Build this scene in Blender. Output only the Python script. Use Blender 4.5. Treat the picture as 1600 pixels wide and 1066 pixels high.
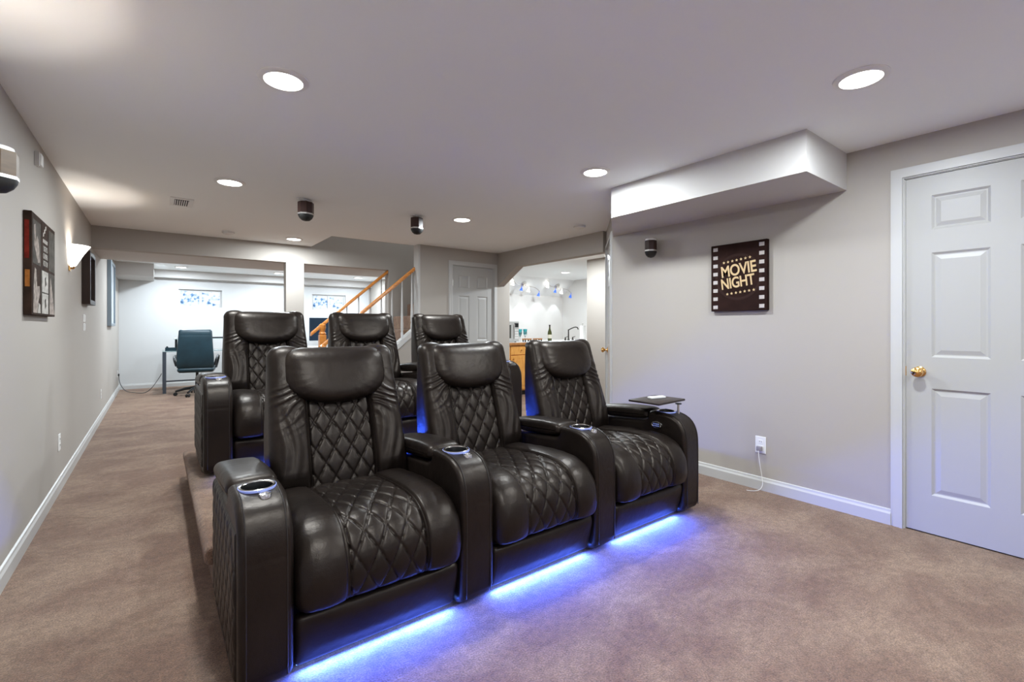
import bpy, bmesh, math, random
import numpy as np
from mathutils import Vector, Matrix
random.seed(7)
rng = np.random.default_rng(7)
S = bpy.context.scene
for o in list(bpy.data.objects): bpy.data.objects.remove(o)
COL = S.collection
PI = math.pi

# ------------------------------------------------------------------ camera
F_PX, HOR, CAM_Z, YAW = 730.5, 510.5, 1.181, math.radians(37.2414)
cam_d = bpy.data.cameras.new('camera'); cam = bpy.data.objects.new('camera', cam_d); COL.objects.link(cam)
cam_d.sensor_width = 36.0; cam_d.lens = F_PX / 1600 * 36
cam_d.shift_y = -(533 - HOR) / 1600
cam_d.clip_start = 0.05; cam_d.clip_end = 60
cam.location = (0, 0, CAM_Z); cam.rotation_euler = (PI / 2, 0, -YAW)
S.camera = cam
# ------------------------------------------------------------------ world, exposure
S.view_settings.view_transform = 'Standard'; S.view_settings.look = 'None'
S.view_settings.gamma = 1; S.view_settings.exposure = 0.75
S.view_settings.use_curve_mapping = False
w = bpy.data.worlds.new('world'); S.world = w; w.use_nodes = True
w.node_tree.nodes['Background'].inputs[0].default_value = (0.75, 0.85, 1, 1)
w.node_tree.nodes['Background'].inputs[1].default_value = 0.5
# power of the room's lamps (W)
CAN_W, FAR_W, BAR_W, SCONCE_W, LED_W = 17.0, 21.0, 27.0, 3.3, 12.5
WARM, NEUT, COOL = (1, .96, .9), (.90, .985, 1.035), (.84, .96, 1.06)

# room dimensions
H = 2.28; XL = -.563; XR = 3.487; YB = 6.78; YFAR = 11.4; YFRONT = -2.6
BEAM = 2.04

# ------------------------------------------------------------------ materials
def new_mat(name):
    m = bpy.data.materials.new(name); m.use_nodes = True
    nt = m.node_tree
    return m, nt, nt.nodes['Principled BSDF']
def set_in(b, k, v):
    if k in b.inputs: b.inputs[k].default_value = v
def mat(name, col, rough=.5, metal=0., bump=0., bscale=200., var=0., vscale=6., spec=.5, emit=None, estr=0., coat=0., trans=0., ior=1.45, sub=0.):
    m, nt, b = new_mat(name)
    set_in(b, 'Base Color', (*col, 1)); set_in(b, 'Roughness', rough); set_in(b, 'Metallic', metal)
    set_in(b, 'Specular IOR Level', spec); set_in(b, 'Coat Weight', coat); set_in(b, 'Transmission Weight', trans); set_in(b, 'IOR', ior)
    if emit: set_in(b, 'Emission Color', (*emit, 1)); set_in(b, 'Emission Strength', estr)
    tc = nt.nodes.new('ShaderNodeTexCoord')
    if var:
        n = nt.nodes.new('ShaderNodeTexNoise'); n.inputs['Scale'].default_value = vscale; n.inputs['Detail'].default_value = 4
        nt.links.new(tc.outputs['Object'], n.inputs['Vector'])
        r = nt.nodes.new('ShaderNodeValToRGB')
        r.color_ramp.elements[0].position = .3; r.color_ramp.elements[1].position = .7
        r.color_ramp.elements[0].color = (*[max(0, c * (1 - var)) for c in col], 1)
        r.color_ramp.elements[1].color = (*[min(1, c * (1 + var)) for c in col], 1)
        nt.links.new(n.outputs['Fac'], r.inputs['Fac']); nt.links.new(r.outputs['Color'], b.inputs['Base Color'])
    if bump:
        n = nt.nodes.new('ShaderNodeTexNoise'); n.inputs['Scale'].default_value = bscale; n.inputs['Detail'].default_value = 3
        nt.links.new(tc.outputs['Object'], n.inputs['Vector'])
        bp = nt.nodes.new('ShaderNodeBump'); bp.inputs['Strength'].default_value = bump; bp.inputs['Distance'].default_value = .002
        nt.links.new(n.outputs['Fac'], bp.inputs['Height']); nt.links.new(bp.outputs['Normal'], b.inputs['Normal'])
    return m
def wood_mat(name, c1, c2, scale=(2, 2, 30), rough=.35):
    m, nt, b = new_mat(name); set_in(b, 'Roughness', rough); set_in(b, 'Coat Weight', .2)
    tc = nt.nodes.new('ShaderNodeTexCoord'); mp = nt.nodes.new('ShaderNodeMapping'); mp.inputs['Scale'].default_value = scale
    n = nt.nodes.new('ShaderNodeTexNoise'); n.inputs['Scale'].default_value = 3; n.inputs['Detail'].default_value = 6
    r = nt.nodes.new('ShaderNodeValToRGB'); r.color_ramp.elements[0].position = .35; r.color_ramp.elements[1].position = .65
    r.color_ramp.elements[0].color = (*c1, 1); r.color_ramp.elements[1].color = (*c2, 1)
    nt.links.new(tc.outputs['Object'], mp.inputs['Vector']); nt.links.new(mp.outputs['Vector'], n.inputs['Vector'])
    nt.links.new(n.outputs['Fac'], r.inputs['Fac']); nt.links.new(r.outputs['Color'], b.inputs['Base Color'])
    return m
def carpet_mat(name):
    m, nt, b = new_mat(name); set_in(b, 'Roughness', .95); set_in(b, 'Specular IOR Level', .1); set_in(b, 'Sheen Weight', .25); set_in(b, 'Sheen Roughness', .5)
    L = nt.links.new
    tc = nt.nodes.new('ShaderNodeTexCoord')
    # pile brushed different ways by the vacuum cleaner: long lighter and darker swathes
    mp = nt.nodes.new('ShaderNodeMapping'); mp.inputs['Rotation'].default_value = (0, 0, .6); mp.inputs['Scale'].default_value = (1.4, 1.9, 1)
    L(tc.outputs['Object'], mp.inputs['Vector'])
    n1 = nt.nodes.new('ShaderNodeTexNoise'); n1.inputs['Scale'].default_value = 1.7; n1.inputs['Detail'].default_value = 5; n1.inputs['Roughness'].default_value = .62; n1.inputs['Distortion'].default_value = .5
    L(mp.outputs['Vector'], n1.inputs['Vector'])
    r1 = nt.nodes.new('ShaderNodeValToRGB'); r1.color_ramp.elements[0].position = .40; r1.color_ramp.elements[1].position = .62
    r1.color_ramp.elements[0].color = (.192, .103, .063, 1); r1.color_ramp.elements[1].color = (.292, .186, .121, 1)
    L(n1.outputs['Fac'], r1.inputs['Fac'])
    n2 = nt.nodes.new('ShaderNodeTexNoise'); n2.inputs['Scale'].default_value = 160; n2.inputs['Detail'].default_value = 4; n2.inputs['Roughness'].default_value = .7
    L(tc.outputs['Object'], n2.inputs['Vector'])
    r2 = nt.nodes.new('ShaderNodeValToRGB'); r2.color_ramp.elements[0].position = .33; r2.color_ramp.elements[1].position = .67
    r2.color_ramp.elements[0].color = (.45, .44, .43, 1); r2.color_ramp.elements[1].color = (1.45, 1.45, 1.45, 1)
    L(n2.outputs['Fac'], r2.inputs['Fac'])
    n4 = nt.nodes.new('ShaderNodeTexNoise'); n4.inputs['Scale'].default_value = 34; n4.inputs['Detail'].default_value = 3
    L(tc.outputs['Object'], n4.inputs['Vector'])
    r4 = nt.nodes.new('ShaderNodeValToRGB'); r4.color_ramp.elements[0].position = .35; r4.color_ramp.elements[1].position = .65
    r4.color_ramp.elements[0].color = (.82, .81, .80, 1); r4.color_ramp.elements[1].color = (1.12, 1.13, 1.14, 1)
    L(n4.outputs['Fac'], r4.inputs['Fac'])
    m4 = nt.nodes.new('ShaderNodeMix'); m4.data_type = 'RGBA'; m4.blend_type = 'MULTIPLY'; m4.inputs['Factor'].default_value = 1
    L(r1.outputs['Color'], m4.inputs[6]); L(r4.outputs['Color'], m4.inputs[7])
    mx = nt.nodes.new('ShaderNodeMix'); mx.data_type = 'RGBA'; mx.blend_type = 'MULTIPLY'; mx.inputs['Factor'].default_value = 1
    L(m4.outputs[2], mx.inputs[6]); L(r2.outputs['Color'], mx.inputs[7]); L(mx.outputs[2], b.inputs['Base Color'])
    bp = nt.nodes.new('ShaderNodeBump'); bp.inputs['Strength'].default_value = .9; bp.inputs['Distance'].default_value = .008
    L(n2.outputs['Fac'], bp.inputs['Height']); L(bp.outputs['Normal'], b.inputs['Normal'])
    return m
def leather_mat(name):
    m, nt, b = new_mat(name); set_in(b, 'Specular IOR Level', .33); set_in(b, 'Specular Tint', (1, .86, .74, 1))
    L = nt.links.new
    tc = nt.nodes.new('ShaderNodeTexCoord')
    n = nt.nodes.new('ShaderNodeTexNoise'); n.inputs['Scale'].default_value = 5; n.inputs['Detail'].default_value = 6
    L(tc.outputs['Object'], n.inputs['Vector'])
    r = nt.nodes.new('ShaderNodeValToRGB'); r.color_ramp.elements[0].color = (.0060, .0040, .0034, 1); r.color_ramp.elements[1].color = (.0115, .0078, .0062, 1)
    r.color_ramp.elements[0].position = .35; r.color_ramp.elements[1].position = .68
    L(n.outputs['Fac'], r.inputs['Fac']); L(r.outputs['Color'], b.inputs['Base Color'])
    rr = nt.nodes.new('ShaderNodeMapRange'); rr.inputs['To Min'].default_value = .32; rr.inputs['To Max'].default_value = .42
    L(n.outputs['Fac'], rr.inputs['Value']); L(rr.outputs['Result'], b.inputs['Roughness'])
    v = nt.nodes.new('ShaderNodeTexVoronoi'); v.inputs['Scale'].default_value = 340
    n3 = nt.nodes.new('ShaderNodeTexNoise'); n3.inputs['Scale'].default_value = 26; n3.inputs['Detail'].default_value = 3
    L(tc.outputs['Object'], v.inputs['Vector']); L(tc.outputs['Object'], n3.inputs['Vector'])
    b1 = nt.nodes.new('ShaderNodeBump'); b1.inputs['Strength'].default_value = .16; b1.inputs['Distance'].default_value = .0012
    L(v.outputs['Distance'], b1.inputs['Height'])
    b2 = nt.nodes.new('ShaderNodeBump'); b2.inputs['Strength'].default_value = .34; b2.inputs['Distance'].default_value = .005
    L(n3.outputs['Fac'], b2.inputs['Height']); L(b1.outputs['Normal'], b2.inputs['Normal']); L(b2.outputs['Normal'], b.inputs['Normal'])
    return m
def pane_mat(name):
    m, nt, b = new_mat(name); L = nt.links.new
    tc = nt.nodes.new('ShaderNodeTexCoord')
    v = nt.nodes.new('ShaderNodeTexVoronoi'); v.inputs['Scale'].default_value = 11; v.distance = 'MANHATTAN'
    n = nt.nodes.new('ShaderNodeTexNoise'); n.inputs['Scale'].default_value = 7; n.inputs['Detail'].default_value = 4; n.inputs['Distortion'].default_value = 2
    L(tc.outputs['Object'], v.inputs['Vector']); L(tc.outputs['Object'], n.inputs['Vector'])
    a = nt.nodes.new('ShaderNodeMath'); a.operation = 'MULTIPLY_ADD'; a.inputs[1].default_value = .45; L(v.outputs['Distance'], a.inputs[0]); L(n.outputs['Fac'], a.inputs[2])
    r = nt.nodes.new('ShaderNodeValToRGB'); e = r.color_ramp.elements
    e[0].position = .56; e[0].color = (.02, .10, .28, 1); e[1].position = .90; e[1].color = (1, 1, 1, 1)
    e2 = e.new(.66); e2.color = (.16, .42, .85, 1); e3 = e.new(.74); e3.color = (.75, .9, 1, 1)
    L(a.outputs[0], r.inputs['Fac']); L(r.outputs['Color'], b.inputs['Emission Color']); set_in(b, 'Emission Strength', .55)
    set_in(b, 'Base Color', (.05, .07, .1, 1)); set_in(b, 'Roughness', .1)
    return m

M = {}
M['wall'] = mat('wall_paint', (.405, .370, .333), .75, bump=.12, bscale=260)
M['wall_office'] = mat('wall_paint_office_lit', (.60, .60, .595), .75, bump=.12, bscale=260)  # theatre wall paint again, paler and cooler in place of the office light
M['ceil'] = mat('ceiling_paint', (.90, .925, .93), .85, bump=.12, bscale=220)
M['soffit'] = mat('soffit_paint', (.57, .55, .53), .8, bump=.1, bscale=220)
M['trim'] = mat('white_trim_paint', (.53, .523, .51), .38)
M['door'] = mat('white_door_paint', (.425, .418, .405), .42, bump=.05, bscale=120)
M['carpet'] = carpet_mat('beige_carpet')
M['leather'] = leather_mat('black_leather')
M['stitch'] = mat('leather_welt', (.02, .015, .013), .42)
M['base'] = mat('black_base_cloth', (.008, .008, .009), .9)
M['chrome'] = mat('polished_chrome', (.75, .74, .72), .16, 1)
M['satin'] = mat('satin_nickel', (.62, .6, .57), .3, 1)
M['cup'] = mat('dark_cup_lining', (.012, .012, .013), .28, .4)
M['led'] = mat('blue_led', (.02, .03, .1), .4, emit=(.12, .25, 1), estr=9)
M['ledring'] = mat('blue_led_ring', (.3, .35, .6), .2, emit=(.10, .16, 1), estr=.10)
M['tray'] = mat('dark_tray_laminate', (.022, .014, .012), .4)
M['white'] = mat('white_plastic', (.78, .775, .76), .4)
M['lamp'] = mat('lit_lens', (1, 1, 1), .5, emit=(1, .98, .95), estr=9)
M['brass'] = mat('polished_brass', (.78, .47, .17), .2, 1)
M['dark'] = mat('dark_gap', (.02, .02, .02), .8)
M['spk'] = mat('black_speaker_grille', (.012, .011, .010), .55, bump=.5, bscale=600)
M['spkbody'] = mat('dark_speaker_case', (.035, .014, .011), .35)
M['spkwood'] = wood_mat('bronze_speaker_case', (.075, .042, .016), (.105, .062, .025), (3, 3, 14), .5)
M['silver'] = mat('silver_band', (.6, .58, .56), .35, .8)
M['oak'] = wood_mat('honey_oak', (.48, .15, .02), (.68, .27, .05), (4, 30, 30), .3)
M['oakcab'] = wood_mat('cabinet_oak', (.62, .27, .055), (.80, .40, .10), (14, 14, 2), .4)
M['oakedge'] = wood_mat('counter_edge_oak', (.33, .13, .035), (.45, .2, .06), (14, 14, 2), .4)
M['counter'] = mat('white_laminate', (.75, .74, .72), .3)
M['poster'] = mat('poster_brown', (.020, .0085, .0065), .8, var=.25, vscale=9, spec=.12)
M['posterring'] = mat('poster_ring_brown', (.030, .015, .012), .8, spec=.12)
M['cream'] = mat('poster_cream', (.62, .45, .25), .7, spec=.2)
M['holes'] = mat('poster_film_hole', (.46, .42, .40), .7, spec=.2)
M['teal'] = mat('teal_lit_black_leather', (.010, .035, .050), .4, var=.2)  # teal cast of the light is put into this dark leather colour
M['black'] = mat('black_plastic', (.012, .014, .016), .4)
M['glass'] = mat('desk_glass', (.75, .92, .93), .03, trans=.9, ior=1.3)
M['steel'] = mat('dark_steel', (.10, .12, .15), .35, .7)
M['shade'] = mat('frosted_glass_shade', (.9, .88, .84), .45, emit=(1, .95, .88), estr=2.6, var=.04, vscale=40)
M['bottle'] = mat('green_wine_glass', (.07, .075, .02), .12)
M['label'] = mat('bottle_label', (.7, .66, .55), .5)
M['mw'] = mat('microwave_steel', (.5, .5, .49), .35, .3)
M['mwdoor'] = mat('microwave_window', (.06, .06, .055), .25)
M['tealcloth'] = mat('teal_paper', (.05, .42, .46), .7)
M['clear'] = mat('drinking_glass', (.9, .95, .97), .04, trans=.92)
M['darkmetal'] = mat('dark_bronze_metal', (.05, .045, .04), .3, .8)
M['blueglass'] = mat('blue_lamp_glass', (.04, .12, .5), .15, emit=(.1, .25, 1), estr=.4)
M['frame'] = mat('espresso_frame', (.022, .010, .006), .4, spec=.25)
M['mirror'] = mat('picture_glass', (.55, .58, .6), .08, .8)
M['greyframe'] = mat('blue_grey_frame', (.22, .27, .31), .3, .4)
M['board'] = mat('pale_board', (.72, .76, .8), .25)
M['pane'] = pane_mat('window_view')
M['navy'] = mat('navy_screen', (.008, .026, .052), .3)
M['cordgrey'] = mat('grey_cord', (.10, .10, .10), .5)

# ------------------------------------------------------------------ mesh helpers
def link(o, parent=None):
    COL.objects.link(o)
    if parent: o.parent = parent
    return o
def tag(o, label=None, cat=None, group=None, kind=None):
    if label: o['label'] = label
    if cat: o['category'] = cat
    if group: o['group'] = group
    if kind: o['kind'] = kind
    return o
def empty(name, loc, label, cat, rz=0, group=None):
    o = bpy.data.objects.new(name, None); link(o); o.location = loc; o.rotation_euler = (0, 0, rz); o.empty_display_size = .1
    return tag(o, label, cat, group)
def copy_tree(o, parent=None):
    c = o.copy(); COL.objects.link(c); c.parent = parent
    for ch in list(o.children): copy_tree(ch, c)
    return c
def mesh(name, v, f, m, smooth=False, angle=None):
    me = bpy.data.meshes.new(name); me.from_pydata([tuple(p) for p in v], [], f); me.update()
    me.materials.append(M[m] if isinstance(m, str) else m)
    if smooth:
        me.polygons.foreach_set('use_smooth', [True] * len(me.polygons))
        if angle is not None: me.set_sharp_from_angle(angle=math.radians(angle))
    return me
class MB:
    def __init__(s): s.v = []; s.f = []
    def add(s, v, f):
        n = len(s.v); s.v += [Vector(p) for p in v]; s.f += [tuple(i + n for i in q) for q in f]; return s
    def box(s, x0, x1, y0, y1, z0, z1, bev=0., seg=2):
        if bev:
            bm = bmesh.new(); bmesh.ops.create_cube(bm, size=1)
            for q in bm.verts: q.co = Vector(((x0 + x1) / 2 + q.co.x * (x1 - x0), (y0 + y1) / 2 + q.co.y * (y1 - y0), (z0 + z1) / 2 + q.co.z * (z1 - z0)))
            bmesh.ops.bevel(bm, geom=list(bm.edges), offset=bev, segments=seg, profile=.5, affect='EDGES')
            bm.verts.index_update()
            s.add([q.co.copy() for q in bm.verts], [tuple(q.index for q in f.verts) for f in bm.faces]); bm.free(); return s
        return s.add([(x0, y0, z0), (x1, y0, z0), (x1, y1, z0), (x0, y1, z0), (x0, y0, z1), (x1, y0, z1), (x1, y1, z1), (x0, y1, z1)],
                     [(0, 3, 2, 1), (4, 5, 6, 7), (0, 1, 5, 4), (1, 2, 6, 5), (2, 3, 7, 6), (3, 0, 4, 7)])
    def prism(s, poly, a0, a1, axis='z'):
        # poly: 2-D points; axis x: (y,z), y: (x,z), z: (x,y)
        def P(p, a): return {'x': (a, p[0], p[1]), 'y': (p[0], a, p[1]), 'z': (p[0], p[1], a)}[axis]
        n = len(poly)
        f = [tuple(range(n)), tuple(range(2 * n - 1, n - 1, -1))] + [((i + 1) % n, i, n + i, n + (i + 1) % n) for i in range(n)]
        return s.add([P(p, a0) for p in poly] + [P(p, a1) for p in poly], f)
    def tube(s, path, r, n=10, cap=True):
        path = [Vector(p) for p in path]; rs = r if isinstance(r, (list, tuple)) else [r] * len(path)
        v = []; f = []; up = None
        for i, p in enumerate(path):
            d = (path[min(i + 1, len(path) - 1)] - path[max(i - 1, 0)]).normalized()
            if up is None: up = d.orthogonal().normalized()
            up = (up - d * up.dot(d)).normalized(); b = d.cross(up)
            for k in range(n):
                a = 2 * PI * k / n; v.append(p + (up * math.cos(a) + b * math.sin(a)) * rs[i])
        for i in range(len(path) - 1):
            for k in range(n): f.append((i * n + k, i * n + (k + 1) % n, (i + 1) * n + (k + 1) % n, (i + 1) * n + k))
        if cap: f.append(tuple(range(n - 1, -1, -1))); f.append(tuple(range(len(v) - n, len(v))))
        return s.add(v, f)
    def lathe(s, prof, n=24, c=(0, 0, 0), axis=(0, 0, 1), a0=0, a1=2 * PI, close=True):
        # prof: (radius, height along axis)
        ax = Vector(axis).normalized(); q = Vector((0, 0, 1)).rotation_difference(ax); C = Vector(c)
        full = abs(a1 - a0 - 2 * PI) < 1e-6; m = n if full else n + 1
        v = []; f = []
        for r, h in prof:
            for k in range(m):
                a = a0 + (a1 - a0) * k / n; v.append(C + q @ Vector((r * math.cos(a), r * math.sin(a), h)))
        for i in range(len(prof) - 1):
            for k in range(n):
                k2 = (k + 1) % m
                f.append((i * m + k, i * m + k2, (i + 1) * m + k2, (i + 1) * m + k))
        if close and full:
            if prof[0][0] > 1e-6: f.append(tuple(range(m - 1, -1, -1)))
            if prof[-1][0] > 1e-6: f.append(tuple(range(len(v) - m, len(v))))
        return s.add(v, f)
    def xf(s, mtx):
        s.v = [mtx @ p for p in s.v]; return s
    def me(s, name, m, smooth=False, angle=35): return mesh(name, s.v, s.f, m, smooth, angle if smooth else None)
    def obj(s, name, m, parent=None, smooth=False, angle=35):
        return link(bpy.data.objects.new(name, s.me(name, m, smooth, angle)), parent)
def struct(name, mb, m, parent=None, label=None, smooth=False):
    o = mb.obj(name, m, parent, smooth)
    if parent is None: o['kind'] = 'structure'
    if label: o['label'] = label
    return o

def chaikin(p, k=2):
    p = np.array(p, float)
    for _ in range(k):
        q = np.roll(p, -1, 0); a = .75 * p + .25 * q; b = .25 * p + .75 * q
        p = np.empty((2 * len(a), 2)); p[0::2] = a; p[1::2] = b
    return p
def resample(p, step):
    q = np.vstack([p, p[:1]]); d = np.r_[0, np.cumsum(np.hypot(*np.diff(q, axis=0).T))]
    n = max(8, int(d[-1] / step)); t = np.linspace(0, d[-1], n, endpoint=False)
    return np.c_[np.interp(t, d, q[:, 0]), np.interp(t, d, q[:, 1])], t
def normals2(p):
    t = np.roll(p, -1, 0) - np.roll(p, 1, 0); n = np.c_[t[:, 1], -t[:, 0]]
    n /= np.maximum(np.hypot(n[:, 0], n[:, 1])[:, None], 1e-9)
    area = .5 * np.sum(p[:, 0] * np.roll(p[:, 1], -1) - np.roll(p[:, 0], -1) * p[:, 1])
    return n if area > 0 else -n
def edge_samples(wid, r, step):
    a = [0, .06 * r, .2 * r, .42 * r, .7 * r, r]
    k = max(2, int((wid - 2 * r) / step))
    return np.array(a + list(np.linspace(r, wid - r, k + 1)[1:-1]) + [wid - q for q in a[::-1]])
def loft(name, prof, wid, r, m, step_s=.006, step_x=.02, off=None, xpos=None, ck=2, smooth=True):
    """closed side profile (y,z) drawn out over width wid along x, edges rounded by r, relief added by off(x, s, y, z)"""
    p, s = resample(chaikin(prof, ck), step_s); nrm = normals2(p)
    xs = edge_samples(wid, r, step_x); N = len(p); V = []
    for x in xs:
        d = min(x, wid - x)
        o = np.zeros(N) - (r - math.sqrt(max(0, r * r - (r - min(d, r)) ** 2)))
        if off is not None: o = o + off(x, s, p[:, 0], p[:, 1])
        q = p + nrm * o[:, None]
        X = np.full(N, x) if xpos is None else xpos(x, p[:, 0], p[:, 1])
        V.append(np.c_[X, q])
    V = np.vstack(V); f = []
    for i in range(len(xs) - 1):
        a = i * N; b = (i + 1) * N
        for k in range(N):
            k2 = (k + 1) % N; f.append((a + k, a + k2, b + k2, b + k))
    f.append(tuple(range(N - 1, -1, -1))); f.append(tuple(range(len(V) - N, len(V))))
    area = .5 * np.sum(p[:, 0] * np.roll(p[:, 1], -1) - np.roll(p[:, 0], -1) * p[:, 1])
    if area < 0: f = [q[::-1] for q in f]
    return mesh(name, V, f, m, smooth, 60)
def diamonds(dx, s, w, h, depth=.0045, sig=.0035, puff=.0055):
    a = dx / w + s / h; b = dx / w - s / h
    k = w * h / math.hypot(w, h)
    da = np.abs(a - np.round(a)) * k; db = np.abs(b - np.round(b)) * k
    g = np.exp(-(da / sig) ** 2) + np.exp(-(db / sig) ** 2)
    pf = np.sqrt(np.abs(np.sin(PI * a) * np.sin(PI * b)))
    return -depth * np.minimum(g, 1.2) + puff * pf
def sm(a, b, x):
    t = np.clip((x - a) / (b - a), 0, 1); return t * t * (3 - 2 * t)

# ================================================================== SETTING
T = .1
struct('floor', MB().box(XL - T, 8.1, YFRONT - T, YFAR + T, -.1, 0), 'carpet', label='beige wall-to-wall carpet')
c = MB()
hx0, hx1, hy0, hy1 = 1.69, 4.2, 5.84, YB
c.box(XL - T, 8.1, YFRONT - T, hy0, H, H + .12); c.box(XL - T, hx0, hy0, hy1, H, H + .12); c.box(hx1, 8.1, hy0, hy1, H, H + .12)
c.box(XL - T, hx0 - .1, hy1, YFAR + T, H, H + .12); c.box(hx0 - .1, 8.1, hy1 + .14, YFAR + T, H, H + .12); c.box(4.2, 8.1, hy1, hy1 + .14, H, H + .12)
struct('ceiling', c, 'ceil', label='white painted ceiling')
struct('wall_left', MB().box(XL - T, XL, YFRONT - T, YFAR + T, 0, H), 'wall')
DY0, DY1 = .025, .789
wr = MB().box(XR, XR + T, YFRONT, DY0, 0, H).box(XR, XR + T, DY1, 2.992, 0, H).box(XR, XR + T, DY0, DY1, 2.045, H)
struct('wall_right', wr, 'wall')
struct('wall_front', MB().box(XL - T, XR + T, YFRONT - T, YFRONT, 0, H), 'wall')
o = empty('reflector_screen', (1.46, YFRONT, .7), 'added white framed screen behind the camera that reflects light', 'screen')  # added unseen white board that bounces lamp light up to the ceiling
MB().box(-1.4, 1.4, .001, .02, 0, 1.45).obj('reflector_face', 'white', o)
MB().box(-1.45, 1.45, .001, .03, -.05, 0).box(-1.45, 1.45, .001, .03, 1.45, 1.5).box(-1.45, -1.4, .001, .03, 0, 1.45).box(1.4, 1.45, .001, .03, 0, 1.45).obj('frame', 'black', o)
# soffit box on the right wall
struct('trim_1', MB().prism([(2.874, 1.077), (XR, 1.077), (XR, 2.985), (2.874, 2.479)], 2.045, H), 'soffit', label='boxed soffit along the top of the right wall')
# header wall between theatre and office
wb = MB().box(XL, 1.373, YB, YB + .14, BEAM, H).box(1.373, 1.597, YB, YB + .14, 0, H).box(1.597, 2.80, YB, YB + .14, BEAM, H).box(2.80, 4.2, YB, YB + .14, 0, H)
wb.box(hx0 - .1, 4.2, YB, YB + .139, H, 4.4)
struct('wall_back', wb, 'wall', label='beige wall with two wide openings into the office')
# stairwell shaft above the ceiling
sh = MB().box(hx0 - .1, hx0, hy0, YB, H + .12, 4.4).box(hx0 - .1, 4.3, hy0 - .1, hy0, H + .12, 4.4).box(hx0 - .1, 4.3, hy0 - .1, YB + .14, 4.4, 4.5)
struct('wall_stairwell', sh, 'wall')
# closet wall with door, side wall towards bar and office
CW = 5.72
CD0, CD1 = 3.30, 4.0
wc = MB().box(2.79, CD0, CW, CW + .1, 0, H).box(CD1, 4.2, CW, CW + .1, 0, H).box(CD0, CD1, CW, CW + .1, 2.045, H)
struct('wall_closet', wc, 'wall')
struct('trim_2', MB().box(2.775, 2.805, CW - .004, CW + .13, 0, H), 'trim', label='white corner strip at the stair end of the closet wall')
struct('wall_bar_side', MB().box(4.2, 4.3, CW, YFAR + T, 0, H), 'wall')
# bar opening header with angled bracket
hd = MB().box(4.08, 4.2, 3.64, CW, BEAM, H)
hd.prism([(CW, BEAM), (5.26, BEAM), (CW, 1.79)], 4.08, 4.2, 'x')
struct('wall_bar_header', hd, 'wall')
# 45 degree wall with a door
AW = Matrix.Translation((XR, 2.992, 0)) @ Matrix.Rotation(PI / 4, 4, 'Z')
LA = .90
wa = MB().box(0, .10, -.1, 0, 0, H).box(.79, LA, -.1, 0, 0, H).box(.10, .79, -.1, 0, 2.045, H).xf(AW)
struct('wall_angled', wa, 'wall')
# bar room shell
bw = MB().box(5.66, 5.76, 3.5, 5.40, 0, H).box(5.76, 7.9, 5.30, 5.40, 0, H).box(4.2, 5.66, 3.5, 3.6, 0, H)
struct('wall_bar_right', bw, 'wall')
M['barwall'] = mat('bar_wall_paint', (.74, .73, .71), .7)
bb = MB().box(4.3, 8.0, 8.35, 8.45, 0, H).box(7.9, 8.0, 5.4, 8.45, 0, H)
struct('wall_bar_back', bb, 'barwall')
struct('trim_3', MB().prism([(7.94, H), (8.35, H), (8.35, 1.91)], 4.3, 7.9, 'x'), 'ceil', label='sloped ceiling panel above the bar')
# office shell
struct('wall_office_back', MB().box(XL - T, 4.2, YFAR, YFAR + T, 0, 1.574).box(XL - T, 4.2, YFAR, YFAR + T, 1.93, H)
       .box(XL - T, .347, YFAR, YFAR + T, 1.574, 1.93).box(1.085, 2.866, YFAR, YFAR + T, 1.574, 1.93).box(3.627, 4.2, YFAR, YFAR + T, 1.574, 1.93), 'wall_office')
struct('trim_4', MB().box(XL, 4.2, YB + .14, 7.87, BEAM, H), 'soffit', label='deep flat beam casing behind the wide openings')
struct('trim_5', MB().box(XL, -.04, 10.27, YFAR, 2.06, H), 'soffit', label='boxed duct in the far left corner of the office')
struct('trim_6', MB().box(-.04, 4.2, 11.2, YFAR, 2.13, H), 'soffit', label='shallow soffit above the office windows')
# baseboards
def base(name, mb_fn): struct(name, mb_fn, 'trim')
def bbprof(mb, axis, a0, a1, at, sgn):
    pr = [(at, 0), (at + sgn * .016, 0), (at + sgn * .016, .066), (at + sgn * .010, .078), (at + sgn * .008, .090), (at, .094)]
    if axis == 'y':   # runs along y, profile in x,z
        n = len(pr); v = [(p[0], a0, p[1]) for p in pr] + [(p[0], a1, p[1]) for p in pr]
        f = [tuple(range(n)), tuple(range(2 * n - 1, n - 1, -1))] + [((i + 1) % n, i, n + i, n + (i + 1) % n) for i in range(n)]
        mb.add(v, f)
    else:
        mb.prism(pr, a0, a1, 'x')
    return mb
base('baseboard_left', bbprof(MB(), 'y', YFRONT, YFAR, XL, 1))
base('baseboard_right', bbprof(bbprof(MB(), 'y', .851, 2.99, XR, -1), 'y', YFRONT, -.04, XR, -1))
base('baseboard_office', bbprof(MB(), 'x', XL, 4.2, YFAR, -1))
base('baseboard_closet', bbprof(MB(), 'x', 2.8, 3.23, CW, -1))

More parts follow.
